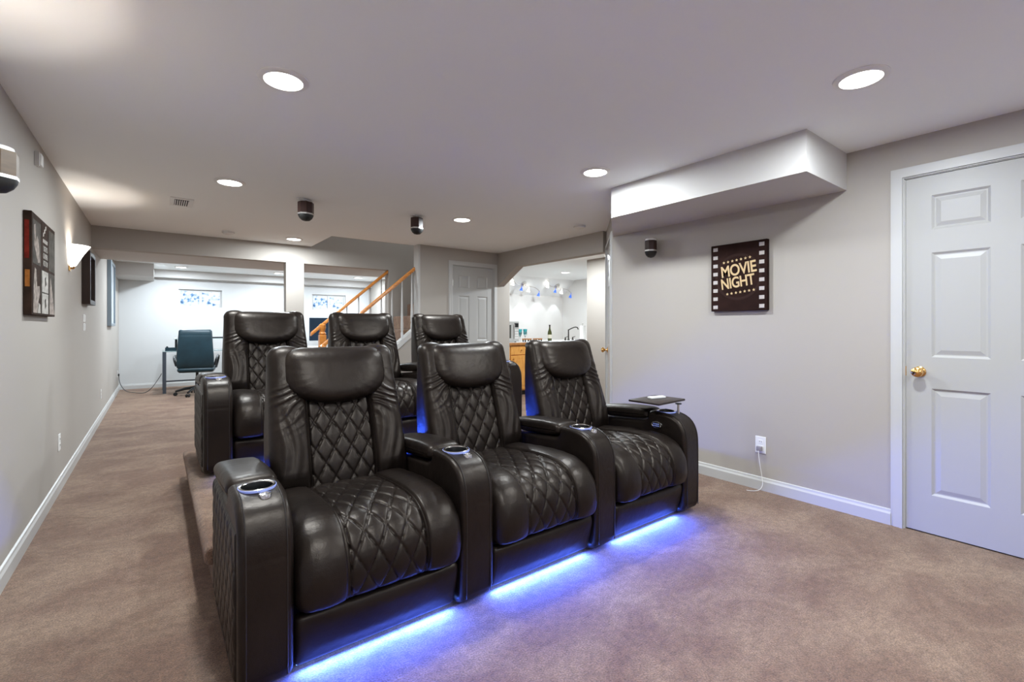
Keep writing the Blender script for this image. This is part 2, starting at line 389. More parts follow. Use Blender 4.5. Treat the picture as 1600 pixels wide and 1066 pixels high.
# ---------------------------------------------------------------- doors
def door(name, W, Hd, cols, rows, mtx, knob_x, label, hinge_x=None, knob_z=.922):
    """local frame: x across, y towards the viewer is negative, z up"""
    o = bpy.data.objects.new(name, None); link(o); o.matrix_world = mtx; o['kind'] = 'structure'; o['label'] = label
    th = .035; rc = .009
    xs = [0.0]; 
    mb = MB()
    # stiles and rails around recessed fields
    edges_x = [0.0]
    for a, b in cols: edges_x += [a, b]
    edges_x.append(W)
    for i in range(0, len(edges_x), 2): mb.box(edges_x[i], edges_x[i + 1], 0, th, .008, Hd)
    for a, b in cols:
        zz = [.008]
        for r0, r1 in rows: zz += [r0, r1]
        zz.append(Hd)
        for i in range(0, len(zz), 2): mb.box(a, b, 0, th, zz[i], zz[i + 1])
        mb.box(a, b, rc + .004, th - .004, .1, Hd - .05)
    mb.obj('door_slab', 'door', o)
    for a, b in cols:
        for r0, r1 in rows:
            k = MB(); i1, i2 = .012, .040
            # sticking (sloped moulding down into the field) and raised field
            def ring(z): return [(a + z, 0, r0 + z), (b - z, 0, r0 + z), (b - z, 0, r1 - z), (a + z, 0, r1 - z)]
            lv = [(0, 0), (i1, rc), (i1 + .006, rc), (i2, .003), (i2 + .001, .003)]
            v = []
            for ins, dep in lv: v += [(p[0], dep, p[2]) for p in ring(ins)]
            f = []
            for q in range(len(lv) - 1):
                for e in range(4): f.append((q * 4 + e, q * 4 + (e + 1) % 4, (q + 1) * 4 + (e + 1) % 4, (q + 1) * 4 + e))
            f.append(tuple(range((len(lv) - 1) * 4, len(lv) * 4)))
            k.add(v, f); k.obj('door_panel', 'door', o)
    if knob_x is not None:
        kn = MB().lathe([(.030, .0), (.030, .005), (.024, .009), (.011, .012), (.010, .03), (.016, .036), (.0265, .045), (.0285, .055), (.026, .064), (.016, .071), (0, .073)], 24, (knob_x, 0, knob_z), (0, -1, 0))
        kn.obj('door_knob', 'brass', o, True)['label'] = 'polished brass door knob'
    if hinge_x is not None:
        for z in (.25, 1.0, 1.8):
            MB().tube([(hinge_x, -.006, z - .045), (hinge_x, -.006, z + .045)], .006, 8).obj('hinge', 'satin', o)
    return o
def casing(name, x0, x1, zt, mtx, label):
    wd = .062; mb = MB()
    for (a, b, t) in ((0, .062, .010), (.006, .050, .015), (.006, .020, .019)):
        # outer step highest
        mb.box(x0 - b, x0 - a, -t, .0, 0, zt + b); mb.box(x1 + a, x1 + b, -t, .0, 0, zt + b); mb.box(x0 - a, x1 + a, -t, .0, zt + a, zt + b)
    mb.box(x0 - .001, x0 + .004, 0, .1, 0, zt); mb.box(x1 - .004, x1 + .001, 0, .1, 0, zt); mb.box(x0, x1, 0, .1, zt - .004, zt + .001)
    mb.xf(mtx)
    struct(name, mb, 'trim', label=label)
# right wall door: local x runs along -Y, local y into the wall (+X)
MR = Matrix.Translation((XR, DY1, 0)) @ Matrix(((0, 1, 0, 0), (-1, 0, 0, 0), (0, 0, 1, 0), (0, 0, 0, 1)))
casing('trim_7', 0, DY1 - DY0, 2.045, MR, 'white moulded casing around the nearest panelled door')
Wd = DY1 - DY0 - .01
d = door('door_1', Wd, 2.038, [(.114, .351), (.458, .652)], [(.225, .83), (1.008, 1.60), (1.73, 1.925)], MR @ Matrix.Translation((.005, .006, 0)), .062,
     'white six-panel door with a brass knob in the right wall')
MB().box(-.004, .003, -.001, .02, .895, .95).obj('latch_plate', 'brass', d)
MB().box(0, Wd, .03, .06, 0, .012).obj('painted_gap_shade', 'dark', d)  # dark strip painted in for the shade below the door
# closet door: local x = +X, local y = +Y
MC = Matrix.Translation((CD0, CW, 0))
casing('trim_8', 0, CD1 - CD0, 2.045, MC, 'white casing around the closet door beside the stairs')
door('door_2', CD1 - CD0 - .01, 2.038, [(.10, .28), (.41, .59)], [(.2, .82), (.98, 1.62), (1.73, 1.91)], MC @ Matrix.Translation((.005, .006, 0)), .63,
     'white six-panel closet door beside the stairs', -.0)
# angled wall door: viewer side is local +y, so turn the frame round
MA = AW @ Matrix.Translation((.79, 0, 0)) @ Matrix.Rotation(PI, 4, 'Z')
casing('trim_9', 0, .69, 2.045, MA, 'white casing of the door in the angled wall')
door('door_3', .68, 2.038, [(.10, .28), (.40, .58)], [(.2, .82), (.98, 1.62), (1.73, 1.91)], MA @ Matrix.Translation((.005, .004, 0)), .06,
     'white panelled door in the angled wall, seen edge-on', .69)

# ---------------------------------------------------------------- office windows
for i, (x0, x1) in enumerate(((.347, 1.085), (2.866, 3.627))):
    o = bpy.data.objects.new('window_%d' % (i + 1), None); link(o); o.location = (x0, YFAR + .05, 1.574); o['kind'] = 'structure'
    o['label'] = ('short basement window above the office chair', 'short basement window behind the stair rail')[i]
    W = x1 - x0; h = .356
    f = MB().box(0, W, 0, .05, 0, .03).box(0, W, 0, .05, h - .03, h).box(0, .03, 0, .05, .03, h - .03).box(W - .03, W, 0, .05, .03, h - .03).box(W / 2 - .025, W / 2 + .025, 0, .05, .03, h - .03)
    f.obj('window_frame', 'trim', o)
    for a, b in ((.03, W / 2 - .025), (W / 2 + .025, W - .03)): MB().box(a, b, .025, .032, .03, h - .03).obj('pane', 'pane', o)

# ================================================================== LAMPS
def lamp(name, kind, loc, rot, energy, col, parent=None, **k):
    d = bpy.data.lights.new(name, kind); d.energy = energy; d.color = col
    for a, b in k.items(): setattr(d, a, b)
    o = bpy.data.objects.new(name, d); link(o, parent); o.location = loc; o.rotation_euler = rot; return o
ring_me = MB().lathe([(.078, -.004), (.080, -.012), (.092, -.011), (.104, -.004), (.105, 0), (.09, 0)], 40, close=False).me('trim_ring', 'white', True)
lens_me = MB().lathe([(0, -.006), (.05, -.0065), (.079, -.005), (.079, -.001)], 40, close=False).me('lens', 'lamp', True)
def can(loc, label, power, col, r=1.0):
    o = empty('recessed_light', loc, label, 'ceiling light', group='recessed ceiling lights')
    a = link(bpy.data.objects.new('trim_ring', ring_me), o); b = link(bpy.data.objects.new('lens', lens_me), o)
    a.scale = b.scale = (r, r, 1)
    lamp('downlight', 'AREA', (0, 0, -.02), (0, 0, 0), power, col, o, shape='DISK', size=.15, spread=PI)
    return o
for x, y, lb in ((.449, 2.268, 'recessed ceiling light nearest the camera on the left, above the front recliners'), (2.472, .71, 'recessed ceiling light near the panelled door on the right'),
                 (.442, 4.117, 'recessed ceiling light beside the ceiling vent'), (2.473, 2.279, 'recessed ceiling light beside the boxed soffit'),
                 (2.488, 4.117, 'recessed ceiling light between the hanging speaker and the bar opening'), (1.364, 6.298, 'recessed ceiling light at the edge of the stairwell')):
    can((x, y, H), lb, CAN_W, NEUT)
for x, y, lb in ((.449, .45, 'added recessed ceiling light straight above the camera'), (.449, -1.3, 'added recessed ceiling light behind the camera near the left wall'), (2.472, -1.0, 'added recessed ceiling light behind the camera near the right wall')):  # unseen lamps added, carrying on the ceiling grid
    can((x, y, H), lb, CAN_W, NEUT)
for x, y, lb in ((.362, 10.55, 'recessed office light above the office chair'), (2.0, 10.55, 'recessed office light next to the square post'), (3.6, 10.45, 'recessed office light seen above the stair rail')):
    can((x, y, H), lb, FAR_W, COOL)
for x, y, lb in ((.362, 8.6, 'left'), (2.0, 8.6, 'middle'), (3.6, 8.6, 'right')): can((x, y, H), lb + ' recessed office light, added unseen behind the deep beam', FAR_W, COOL)  # these office lamps are added and stay out of sight
can((6.57, 6.87, H), 'recessed ceiling light above the bar counter', BAR_W, NEUT)
can((4.95, 5.1, H), 'added recessed ceiling light just inside the bar, out of view', BAR_W, NEUT)  # extra bar lamp, added where the header hides it
can((3.0, 6.3, 4.4), 'added recessed light filling the stairwell from above', 12, NEUT)  # added unseen lamp that fills the dark stairwell

def sconce(y, label, right=False):
    o = empty('wall_sconce', (XR if right else XL, y, 1.66), label, 'wall lamp', PI if right else 0, group='wall sconces')
    sh = MB()
    prof = [(.022, .0), (.040, .015), (.058, .05), (.085, .105), (.118, .16), (.128, .175), (.124, .176), (.080, .106), (.053, .052), (.034, .018), (.015, .006)]
    sh.lathe([(r, h) for r, h in prof], 28, (0.004, 0, 0), (0, 0, 1), -PI / 2, PI / 2, False)
    sh.obj('glass_shade', 'shade', o, True)
    MB().box(0, .012, -.035, .035, -.03, .11, .004).obj('wall_plate', 'brass', o)
    MB().lathe([(.003, -.016), (.010, -.012), (.014, -.004), (.018, .006)], 16, (.022, 0, 0)).obj('finial', 'brass', o, True)
    for yy in (-.07, .07): MB().lathe([(0, .012), (.006, .010), (.006, 0)], 12, (.03, yy, .13), (.7, yy * 8, -.2)).obj('screw', 'brass', o, True)
    lamp('bulb', 'POINT', (.055, 0, .085), (0, 0, 0), SCONCE_W, WARM, o, shadow_soft_size=.012)
sconce(5.16, 'lit frosted glass sconce on the left wall'); sconce(2.12, 'wall sconce on the left wall just outside the picture'); sconce(-.26, 'added wall sconce on the left wall behind the camera, for ceiling light'); sconce(-.9, 'added wall sconce on the right wall behind the camera, for ceiling light', True)  # the two behind the camera are added to brighten the ceiling

# ================================================================== RECLINERS
SW = .632; AWID = .162; PITCH = .795
# --- seat cushion
def cush_off(x, s, y, z):
    c = SW / 2; dx = x - c; half = .143
    o = np.zeros_like(s)
    topfront = ((z > .235) & (y < .62)).astype(float) * sm(.225, .26, z)
    e = abs(dx)
    if e < half:
        o += topfront * (diamonds(dx, s, .082, .142) - .002) 
    else:
        t = (e - half) / (c - half); o += topfront * (.020 * math.sin(PI * min(1, t)) ** .7)
        # soft puckers at the outer edges
        o += topfront * .0018 * np.sin(70 * s + 9 * math.sin(12 * x)) * max(0, t - .55) * 2
    for q in (half, half + .011): o -= topfront * .0075 * math.exp(-((e - q) / .0035) ** 2)
    o += topfront * .010 * max(0, 1 - (e / c) ** 2)
    return o
cush_prof = [(.66, .455), (.45, .478), (.28, .492), (.14, .492), (.055, .468), (.0, .415), (-.022, .345), (-.020, .275), (.0, .232), (.04, .225), (.3, .225), (.66, .225), (.68, .34)]
cush_me = loft('seat_cushion', cush_prof, SW - .004, .045, 'leather', .0052, .0036, cush_off, lambda x, y, z: np.full_like(y, x + .002))
# --- footrest board
foot_me = loft('footrest', [(.044, .046), (.022, .12), (.008, .195), (.018, .219), (.05, .219), (.08, .2), (.085, .06), (.075, .04), (.05, .036)], SW - .012, .022, 'leather', .008, .03,
               lambda x, s, y, z: .008 * math.sin(PI * x / SW) * (y < .05) * sm(.05, .1, z) * sm(.22, .17, z), lambda x, y, z: np.full_like(y, x + .006))
# --- backrest
BW = .616
def hw(z): return 1.0 - .045 * sm(.6, 1.05, z)
def back_off(x, s, y, z):
    c = BW / 2; dx = x - c; e = abs(dx); half = .142
    front = (y < (.60 + (z - .57) * .33 + .045)).astype(float) * sm(.44, .50, z)
    o = np.zeros_like(s)
    if e < half:
        o += front * (diamonds(dx, s, .080, .128) - .004)
    else:
        t = (e - half) / (c - half)
        bulge = .034 * math.sin(PI * min(1, t * .93 + .02)) ** .6
        o += front * bulge * sm(.44, .55, z)
        # leather folds below the shoulder, fanning away from the headrest
        sg = 1 if dx > 0 else -1
        m = np.exp(-((z - .835) / .085) ** 2) * math.sin(PI * min(1, t)) ** .5
        ph = z * 150 + e * 55 + 2.2 * np.sin(z * 37 + sg) + 1.6 * math.sin(e * 30)
        ww = np.clip(np.sin(ph), -.2, 1) ** 1
        o += front * m * .0062 * ww
        m2 = np.exp(-((z - .66) / .14) ** 2)
        o += front * m2 * .0035 * np.sin(e * 120 + 3 * np.sin(z * 14 + sg)) * math.sin(PI * min(1, t))
    for q in (half, half + .011): o -= front * .007 * math.exp(-((e - q) / .0035) ** 2)
    # shoulder rounding
    return o
back_prof = [(.575, .40), (.585, .50), (.607, .585), (.640, .69), (.680, .80), (.715, .90), (.745, .99), (.758, 1.035), (.772, 1.056), (.800, 1.058), (.818, 1.035), (.818, .9), (.806, .72), (.785, .56), (.75, .42), (.70, .37), (.61, .365)]
def back_x(x, y, z):
    k = hw(z); c = SW / 2
    return c + (x - BW / 2) * k
back_me = loft('backrest', back_prof, BW, .034, 'leather', .005, .0038, back_off, back_x)
# --- headrest pillow, D-shaped
def headrest_mesh():
    n, m = 72, 16; V = []; Fc = []
    cz, top, bot, hwid = .965, 1.082, .826, .237
    def outline(th):
        cth, sth = math.cos(th), math.sin(th)
        if sth >= 0:
            p = 6.5; k = (abs(cth) ** p + abs(sth) ** p) ** (-1 / p)
            return cth * k * hwid, sth * k * (top - cz)
        p = 2.35; k = (abs(cth) ** p + abs(sth) ** p) ** (-1 / p)
        return cth * k * hwid, sth * k * (cz - bot)
    def ysurf(z): return .640 + (z - .69) * .36
    def addside(front):
        base = len(V)
        for j in range(m + 1):
            rho = math.sin(PI / 2 * j / m)
            for i in range(n):
                th = 2 * PI * i / n; x, z = outline(th); x *= rho; z = cz + z * rho
                t = (max(0, 1 - rho ** 4.2)) ** .52
                y = ysurf(z) + (-.014 - .072 * t if front else -.014 + .03 * t)
                if front:
                    y += .0022 * math.sin(th * 26 + 2 * math.sin(3 * th)) * max(0, rho - .45) ** 1.5 * (1 if math.sin(th) < .3 else .3) * (1 - rho ** 8) * 3
                V.append((SW / 2 + x, y, z))
        for j in range(m):
            for i in range(n):
                a = base + j * n + i; b = base + j * n + (i + 1) % n; c2 = base + (j + 1) * n + (i + 1) % n; d2 = base + (j + 1) * n + i
                if j == 0: Fc.append((a, c2, d2) if front else (a, d2, c2))
                else: Fc.append((a, b, c2, d2) if front else (a, d2, c2, b))
    addside(True); addside(False)
    me = mesh('headrest', V, Fc, 'leather')
    bm = bmesh.new(); bm.from_mesh(me); bmesh.ops.remove_doubles(bm, verts=bm.verts, dist=1e-5); bmesh.ops.recalc_face_normals(bm, faces=bm.faces); bm.to_mesh(me); bm.free()
    me.polygons.foreach_set('use_smooth', [True] * len(me.polygons)); return me
head_me = headrest_mesh()
# --- arm body with a bored cup well
arm_prof = [(0.004, .004), (.0, .2), (.0, .36), (.001, .47), (.012, .535), (.045, .588), (.10, .616), (.17, .626), (.262, .628), (.276, .615), (.285, .56), (.40, .548), (.70, .525), (.738, .50), (.745, .3), (.745, .004), (.6, .004), (.2, .004)]
arm_me = loft('arm_body', arm_prof, AWID, .022, 'leather', .008, .018, lambda x, s, y, z: -.0035 * np.exp(-((z - .442) / .0035) ** 2) * (y < .25) - .014 * np.exp(-(z / .04) ** 2) * (y < .15), ck=2)
CUPY, CUPR = .188, .051
def bore(me, cx, cy, r, z0, z1):
    a = bpy.data.objects.new('tmp_a', me); link(a)
    b = MB().lathe([(r, z0), (r, z1)], 40, (cx, cy, 0)).obj('tmp_b', 'cup')
    md = a.modifiers.new('b', 'BOOLEAN'); md.object = b; md.operation = 'DIFFERENCE'; md.solver = 'EXACT'
    dg = bpy.context.evaluated_depsgraph_get(); nm = bpy.data.meshes.new_from_object(a.evaluated_get(dg)); nm.name = me.name
    bpy.data.objects.remove(a); bm_ = b.data; bpy.data.objects.remove(b)
    return nm
arm_bored = bore(arm_me, AWID / 2, CUPY, CUPR, .54, .8)
lid_me = loft('arm_lid', [(.283, .572), (.279, .605), (.288, .626), (.32, .634), (.42, .632), (.55, .622), (.68, .606), (.735, .594), (.752, .572), (.74, .535), (.55, .545), (.38, .558)], AWID + .008, .026, 'leather', .008, .02,
              lambda x, s, y, z: .006 * math.sin(PI * x / AWID) * (z > .58), lambda x, y, z: np.full_like(y, x - .004))
cupwell_me = MB().lathe([(CUPR, .630), (CUPR - .0015, .627), (CUPR - .003, .548), (.0, .546)], 40, (AWID / 2, CUPY, 0), close=False).me('cup_well', 'cup', True)
cupring_me = MB().lathe([(CUPR - .002, .628), (CUPR, .6305), (CUPR + .004, .6315), (CUPR + .007, .6300), (CUPR + .008, .624)], 40, (AWID / 2, CUPY, 0), close=False).me('cup_rim', 'chrome', True)
cupled_me = MB().lathe([(CUPR + .0075, .6295), (CUPR + .0095, .629), (CUPR + .010, .622)], 40, (AWID / 2, CUPY, 0), close=False).me('cup_light_ring', 'ledring', True)
sock_me = MB().lathe([(.0, .630), (.011, .630), (.012, .633), (.019, .632), (.021, .626), (.021, .61)], 24, (AWID / 2 + .012, .108, -.009), close=False).me('tray_socket', 'chrome', True)
def seam_path(x):
    p = chaikin([(-.0, .06), (.0, .36), (.001, .47), (.012, .535), (.045, .588), (.10, .616), (.17, .626), (.262, .628)], 0)
    q = [p[0]]
    for i in range(len(p) - 1):
        for t in (.25, .75): q.append(p[i] * (1 - t) + p[i + 1] * t)
    return [(x, a - .0005, b + .0005) for a, b in q]
seam_me = MB().tube(seam_path(.022), .0022, 6).tube(seam_path(AWID - .022), .0022, 6).me('edge_welt', 'stitch', True)
# quilted outer side panel
def side_panel():
    ys = np.arange(.035, .715, .006); zs = np.arange(.07, .54, .006); V = []; Fc = []
    Y, Z = np.meshgrid(ys, zs, indexing='ij')
    rel = diamonds(Y - .3, Z, .082, .142, .004, .004, .006)
    ed = np.minimum(np.minimum(Y - .035, .71 - Y), np.minimum(Z - .07, .535 - Z)); top = .52 - np.clip(.12 - Y, 0, 1) * 1.2
    rel = rel * sm(0, .02, ed) * sm(0, .02, top - Z + .02)
    X = -.002 - rel - .003 * sm(0, .012, ed) + .01 * (ed <= 1e-6)
    V = np.c_[X.ravel(), Y.ravel(), Z.ravel()]; nz = len(zs)
    for i in range(len(ys) - 1):
        for k in range(nz - 1): Fc.append((i * nz + k, i * nz + k + 1, (i + 1) * nz + k + 1, (i + 1) * nz + k))
    return mesh('quilted_side_panel', V, Fc, 'leather', True)
side_me = side_panel()
base_me = MB().box(.004, SW - .004, .10, .70, .012, .222).me('base', 'base')
rear_me = MB().box(.002, SW - .002, .70, .742, .03, .40, .012).me('rear_panel', 'leather', True)
led_me = MB().box(.02, SW - .02, .074, .084, .026, .036).me('light_strip', 'led')
def P_(me, parent, loc=(0, 0, 0), label=None):
    o = link(bpy.data.objects.new(me.name.split('.')[0], me), parent); o.location = loc
    if label: o['label'] = label
    return o
def arm(parent, x, outer=False, socket=True):
    a = P_(arm_bored, parent, (x, 0, 0)); a.name = 'arm'
    P_(lid_me, a, label='padded lid of the arm storage box'); P_(cupwell_me, a); P_(cupring_me, a, label='chrome cup holder rim'); P_(cupled_me, a, label='blue glowing ring'); P_(seam_me, a)
    if socket: P_(sock_me, a, label='small chrome tray socket')
    if outer: P_(side_me, a, label='diamond quilted leather panel')
    return a
def recliner(k, X0, Y0, Z0, label, group, bdy=0., bdx=0., bscale=1.):
    """origin: inner face of the left arm, front plane of the arms, floor"""
    o = empty('recliner', (X0 + AWID + k * PITCH, Y0, Z0), label, 'recliner', group=group)
    P_(base_me, o); P_(rear_me, o)
    P_(cush_me, o, label='puffy cushion with diamond quilted centre'); P_(foot_me, o, label='plain padded footrest board')
    b = P_(back_me, o, (bdx, bdy, 0), label='backrest with diamond quilted centre and wrinkled wings')
    P_(head_me, o, (bdx, bdy, 0), label='smooth padded headrest pillow')
    P_(led_me, o, label='glowing blue light strip')
    if k == 0: arm(o, -AWID, True)
    arm(o, SW + (PITCH - SW - AWID), False, k < 2 or Z0 > .1)
    lamp('underglow', 'AREA', (SW / 2, .066, .029), (math.radians(-57), 0, 0), LED_W, (.03, .10, 1), o, shape='RECTANGLE', size=SW - .05, size_y=.008, spread=PI)
    return o
R1X, R1Y = .197, 1.64
names = ('nearest the camera on the left', 'in the middle', 'at the right end, with a swivel tray on its arm')
for k in range(3):
    recliner(k, R1X, R1Y, 0, 'front-row black leather recliner ' + names[k], 'front row of recliners', (-.06, 0, .01)[k], (.015, 0, 0)[k])
PZ = .22
names = ('beside the aisle', 'in the middle', 'in front of the closet door')
for k in range(3):
    recliner(k, R1X + .035, 3.485, PZ, 'back-row black leather recliner on the riser ' + names[k], 'back row of recliners')
# carpeted riser
pl = MB().box(.204, 2.90, 2.428, 4.42, 0, .15)
plt = MB().box(.163, 2.94, 2.392, 4.46, .14, PZ, .03, 4)
rz = empty('carpeted_riser', (0, 0, 0), 'low carpeted platform carrying the back row of recliners', 'platform')
pl.obj('riser_body', 'carpet', rz); plt.obj('platform_top', 'carpet', rz, True, 60)

# swivel tray on the rightmost arm
A4X = R1X + 3 * PITCH
ty, tx = R1Y + .108, A4X + AWID / 2 + .012
o = empty('swivel_tray', (tx, ty, .622), 'dark swivel tray table on the right-hand recliner arm', 'tray table')
MB().tube([(0, 0, 0), (0, 0, .066)], .0075, 12).obj('post', 'satin', o, True)
MB().lathe([(.02, .060), (.02, .066)], 16).obj('pivot_plate', 'black', o)
tp = MB().box(-.155, .155, -.115, .115, 0, .014, .005, 2)
tp.xf(Matrix.Translation((-.045, .13, .067)) @ Matrix.Rotation(math.radians(3), 4, 'Z')); tp.obj('tray_top', 'tray', o, True)
o = empty('remote_control', (tx - .02, ty + .15, .7035), 'white remote control lying on the dark tray', 'remote')
rm = MB().box(-.065, .065, -.019, .019, 0, .013, .004, 2).xf(Matrix.Rotation(math.radians(-12), 4, 'Z')); rm.obj('casing', 'white', o, True)
for q in range(3): MB().lathe([(.005, .0128), (.005, .0145), (0, .0146)], 12, (-.035 + .03 * q, .007 - .006 * q, 0)).obj('button', 'white', o)
# seat control set into the inner face of the rightmost arm
rec3 = [q for q in bpy.data.objects if q.get('label', '').startswith('front-row') and 'right end' in q['label']][0]
cp = MB().lathe([(0, .006), (.72, .007), (.80, .010), (.95, .009), (1.0, 0)], 32, (0, 0, 0), (-1, 0, 0), close=False)
cp.xf(Matrix.Translation((SW + .001, .205, .545)) @ Matrix.Diagonal((1, .040, .024, 1))); cp.obj('control_bezel', 'chrome', rec3, True)
cc = MB().lathe([(0, .0085), (.70, .0085), (.74, .006)], 32, (0, 0, 0), (-1, 0, 0), close=False)
cc.xf(Matrix.Translation((SW + .001, .205, .545)) @ Matrix.Diagonal((1, .040, .024, 1))); cc.obj('control_pad', 'black', rec3, True)
for dy in (-.018, -.006, .006, .018):
    for dz in (-.006, .006): MB().box(SW - .0095, SW - .0075, .205 + dy - .004, .205 + dy + .004, .545 + dz - .003, .545 + dz + .003).obj('control_button', 'ledring', rec3)

# ================================================================== STAIRS
SL = .85; RUN = .224; RISE = RUN * SL
X_ST = 1.50
st = empty('staircase', (X_ST, 6.3, 0), 'carpeted stairs climbing to the right behind the recliners', 'staircase')
for i in range(11):
    x = i * RUN; z = (i + 1) * RISE
    MB().box(x, x + RUN + .02 if i < 10 else x + RUN, -.38, .40, z - RISE, z, .008, 1).obj('step', 'carpet', st)
kw = MB().prism([(X_ST, 0), (2.79, 0), (2.79, (2.79 - X_ST) * SL + .02), (X_ST, .06)], 5.80, 5.88, 'y')
struct('wall_stair_side', kw, 'wall', label='sloping wall under the near stair rail')
sg = MB().prism([(X_ST - .02, .03), (2.79, (2.79 - X_ST) * SL + .01), (2.79, (2.79 - X_ST) * SL + .085), (X_ST - .02, .11)], 5.775, 5.905, 'y')
struct('trim_10', sg, 'trim', label='white sloping stair skirt under the near balusters')
def railing(y, x0, x1, zc, label, balx, newel):
    o = empty('stair_railing', (x0, y, 0), label, 'railing')
    def zr(x): return zc + (x - 2.78) * SL
    pr = [(-.028, -.022), (.028, -.022), (.031, -.004), (.026, .016), (.012, .026), (-.012, .026), (-.026, .016), (-.031, -.004)]
    a, b = Vector((0, 0, zr(x0))), Vector((x1 - x0, 0, zr(x1)))
    n = len(pr); v = [a + Vector((0, p, q)) for p, q in pr] + [b + Vector((0, p, q)) for p, q in pr]
    MB().add(v, [tuple(range(n)), tuple(range(2 * n - 1, n - 1, -1))] + [((i + 1) % n, i, n + i, n + (i + 1) % n) for i in range(n)]).obj('handrail', 'oak', o, True)
    for x in balx:
        zb = max(0, (x - X_ST) * SL + .03); zt = zr(x) - .02; L = zt - zb; X = x - x0
        prof = [(.017, 0), (.017, .16 * L), (.012, .18 * L), (.018, .21 * L), (.019, .3 * L), (.013, .5 * L), (.010, .8 * L), (.009, L)]
        MB().lathe(prof, 10, (X, 0, zb)).obj('baluster', 'trim', o, True)
    if newel is not None:
        X = newel - x0; zt = zr(newel) + .02
        nb = MB().box(X - .045, X + .045, -.045, .045, 0, zt - .16, .006, 1).lathe([(.04, zt - .16), (.05, zt - .14), (.035, zt - .12), (.042, zt - .08), (.048, zt - .06), (.045, zt - .02), (.02, zt), (0, zt)], 16, (X, 0, 0))
        nb.obj('newel_post', 'oak', o, True)
    return o, zr
o, zr = railing(YB + .03, 1.69, 2.795, 2.0, 'oak handrail with slim balusters in the wide opening behind the stairs', [1.84 + .172 * i for i in range(6)], 1.845)
o, zr = railing(5.84, 1.56, 2.80, 1.965, 'oak handrail with white turned balusters on the near side of the stairs', [1.75 + .1417 * i for i in range(8)], 1.58)
MB().lathe([(.05, -.012), (.05, .0), (.03, .008)], 20, (2.795 - 1.56, 0, zr(2.80)), (-1, 0, 0)).obj('wall_rosette', 'oak', o, True)

# ================================================================== WALL ART
def text_mesh(body, size, m, name, xf2, spacing=1.0, extr=.0008, bold=0.):
    cu = bpy.data.curves.new('t', 'FONT'); cu.body = body; cu.size = size; cu.align_x = 'CENTER'; cu.align_y = 'CENTER'; cu.space_character = spacing; cu.extrude = extr; cu.offset = bold
    ob = bpy.data.objects.new('t', cu); link(ob)
    dg = bpy.context.evaluated_depsgraph_get(); me = bpy.data.meshes.new_from_object(ob.evaluated_get(dg)); bpy.data.objects.remove(ob)
    me.name = name
    for v in me.vertices: v.co = xf2(v.co)
    me.materials.clear(); me.materials.append(M[m]); return me
# film poster on the right wall (viewer's right is -Y)
PYC, PZC, PW, PH, PT = 1.757, 1.553, .42, .508, .036
o = empty('film_poster', (XR, PYC, PZC - PH / 2), 'dark brown film-strip canvas with cream movie night lettering', 'wall art')
MB().box(-PT, -.001, -PW / 2, PW / 2, 0, PH, .002, 1).obj('canvas', 'poster', o)
XP = -PT - .0006
rg = MB().lathe([(.155, 0), (.165, .0006), (.175, 0)], 48, (XP, 0, PH / 2), (-1, 0, 0), close=False); rg.obj('reel_ring', 'posterring', o)
for sy in (1, -1):
    for i in range(8):
        z = PH * (i + .52) / 8 - .002; yc = sy * (PW / 2 - .036)
        MB().box(XP - .0006, XP + .0004, yc - .018, yc + .018, z - .0135, z + .0135, .0).obj('film_hole', 'holes', o)
tilt = math.radians(6.5)
def on_poster(cx, cy, sx=1., sy=1.):
    def f(p):
        x, y = p.x * sx, p.y * sy; X = cx + x * math.cos(tilt) - y * math.sin(tilt); Y = cy + x * math.sin(tilt) + y * math.cos(tilt)
        return Vector((XP - .0008 - p.z, -X, PH / 2 + Y))
    return f
link(bpy.data.objects.new('lettering', text_mesh('MOVIE', .118, 'cream', 'lettering', on_poster(.003, .052, .80, 1.0), .95, .0006, .0022)), o)
link(bpy.data.objects.new('lettering', text_mesh('NIGHT', .112, 'cream', 'lettering', on_poster(-.003, -.042, .76, 1.0), .95, .0006, .0022)), o)
def star(cx, cy, r):
    pts = []
    for i in range(10):
        a = PI / 2 + i * PI / 5; q = r if i % 2 == 0 else r * .42; pts.append((cx + q * math.cos(a), cy + q * math.sin(a)))
    return pts
for row in (.125, -.115):
    for i in range(7):
        t = (i - 3) * .033; cx = .006 + t * math.cos(tilt) - row * math.sin(tilt); cy = row + t * math.sin(tilt)
        MB().prism([(-x, PH / 2 + y) for x, y in star(cx, cy, .0115)], XP - .0014, XP, 'x').obj('star', 'cream', o)
# collage canvas on the left wall (viewer's right is +Y)
AY0, AY1, AZ0, AZ1, AT = 3.53, 4.235, 1.245, 1.80, .034
o = empty('collage_canvas', (XL, AY0, AZ0), 'dark movie-themed collage canvas on the left wall with clapperboard lettering', 'wall art')
M['artdark'] = mat('canvas_umber', (.034, .019, .013), .8, spec=.12, var=.45, vscale=12)
M['artred'] = mat('canvas_red', (.15, .016, .010), .8, spec=.12, var=.35, vscale=25)
M['artgrey'] = mat('canvas_grey', (.075, .066, .056), .8, spec=.12, var=.4, vscale=20)
M['artpale'] = mat('canvas_pale', (.28, .235, .205), .8, spec=.12, var=.5, vscale=30)
M['artorange'] = mat('canvas_orange', (.36, .13, .03), .8, spec=.12, var=.4, vscale=25)
M['artwhite'] = mat('canvas_white', (.40, .375, .34), .8, spec=.12, var=.3, vscale=30)
AWd, AHt = AY1 - AY0, AZ1 - AZ0
MB().box(.001, AT, 0, AWd, 0, AHt, .002, 1).obj('canvas', 'artdark', o)
MB().box(.006, AT - .010, -.0008, .001, .30, AHt - .05).obj('red_edge_print', 'artred', o)
MB().box(.008, AT - .008, -.0008, .001, .15, .24).obj('orange_edge_print', 'artorange', o)
XA = AT
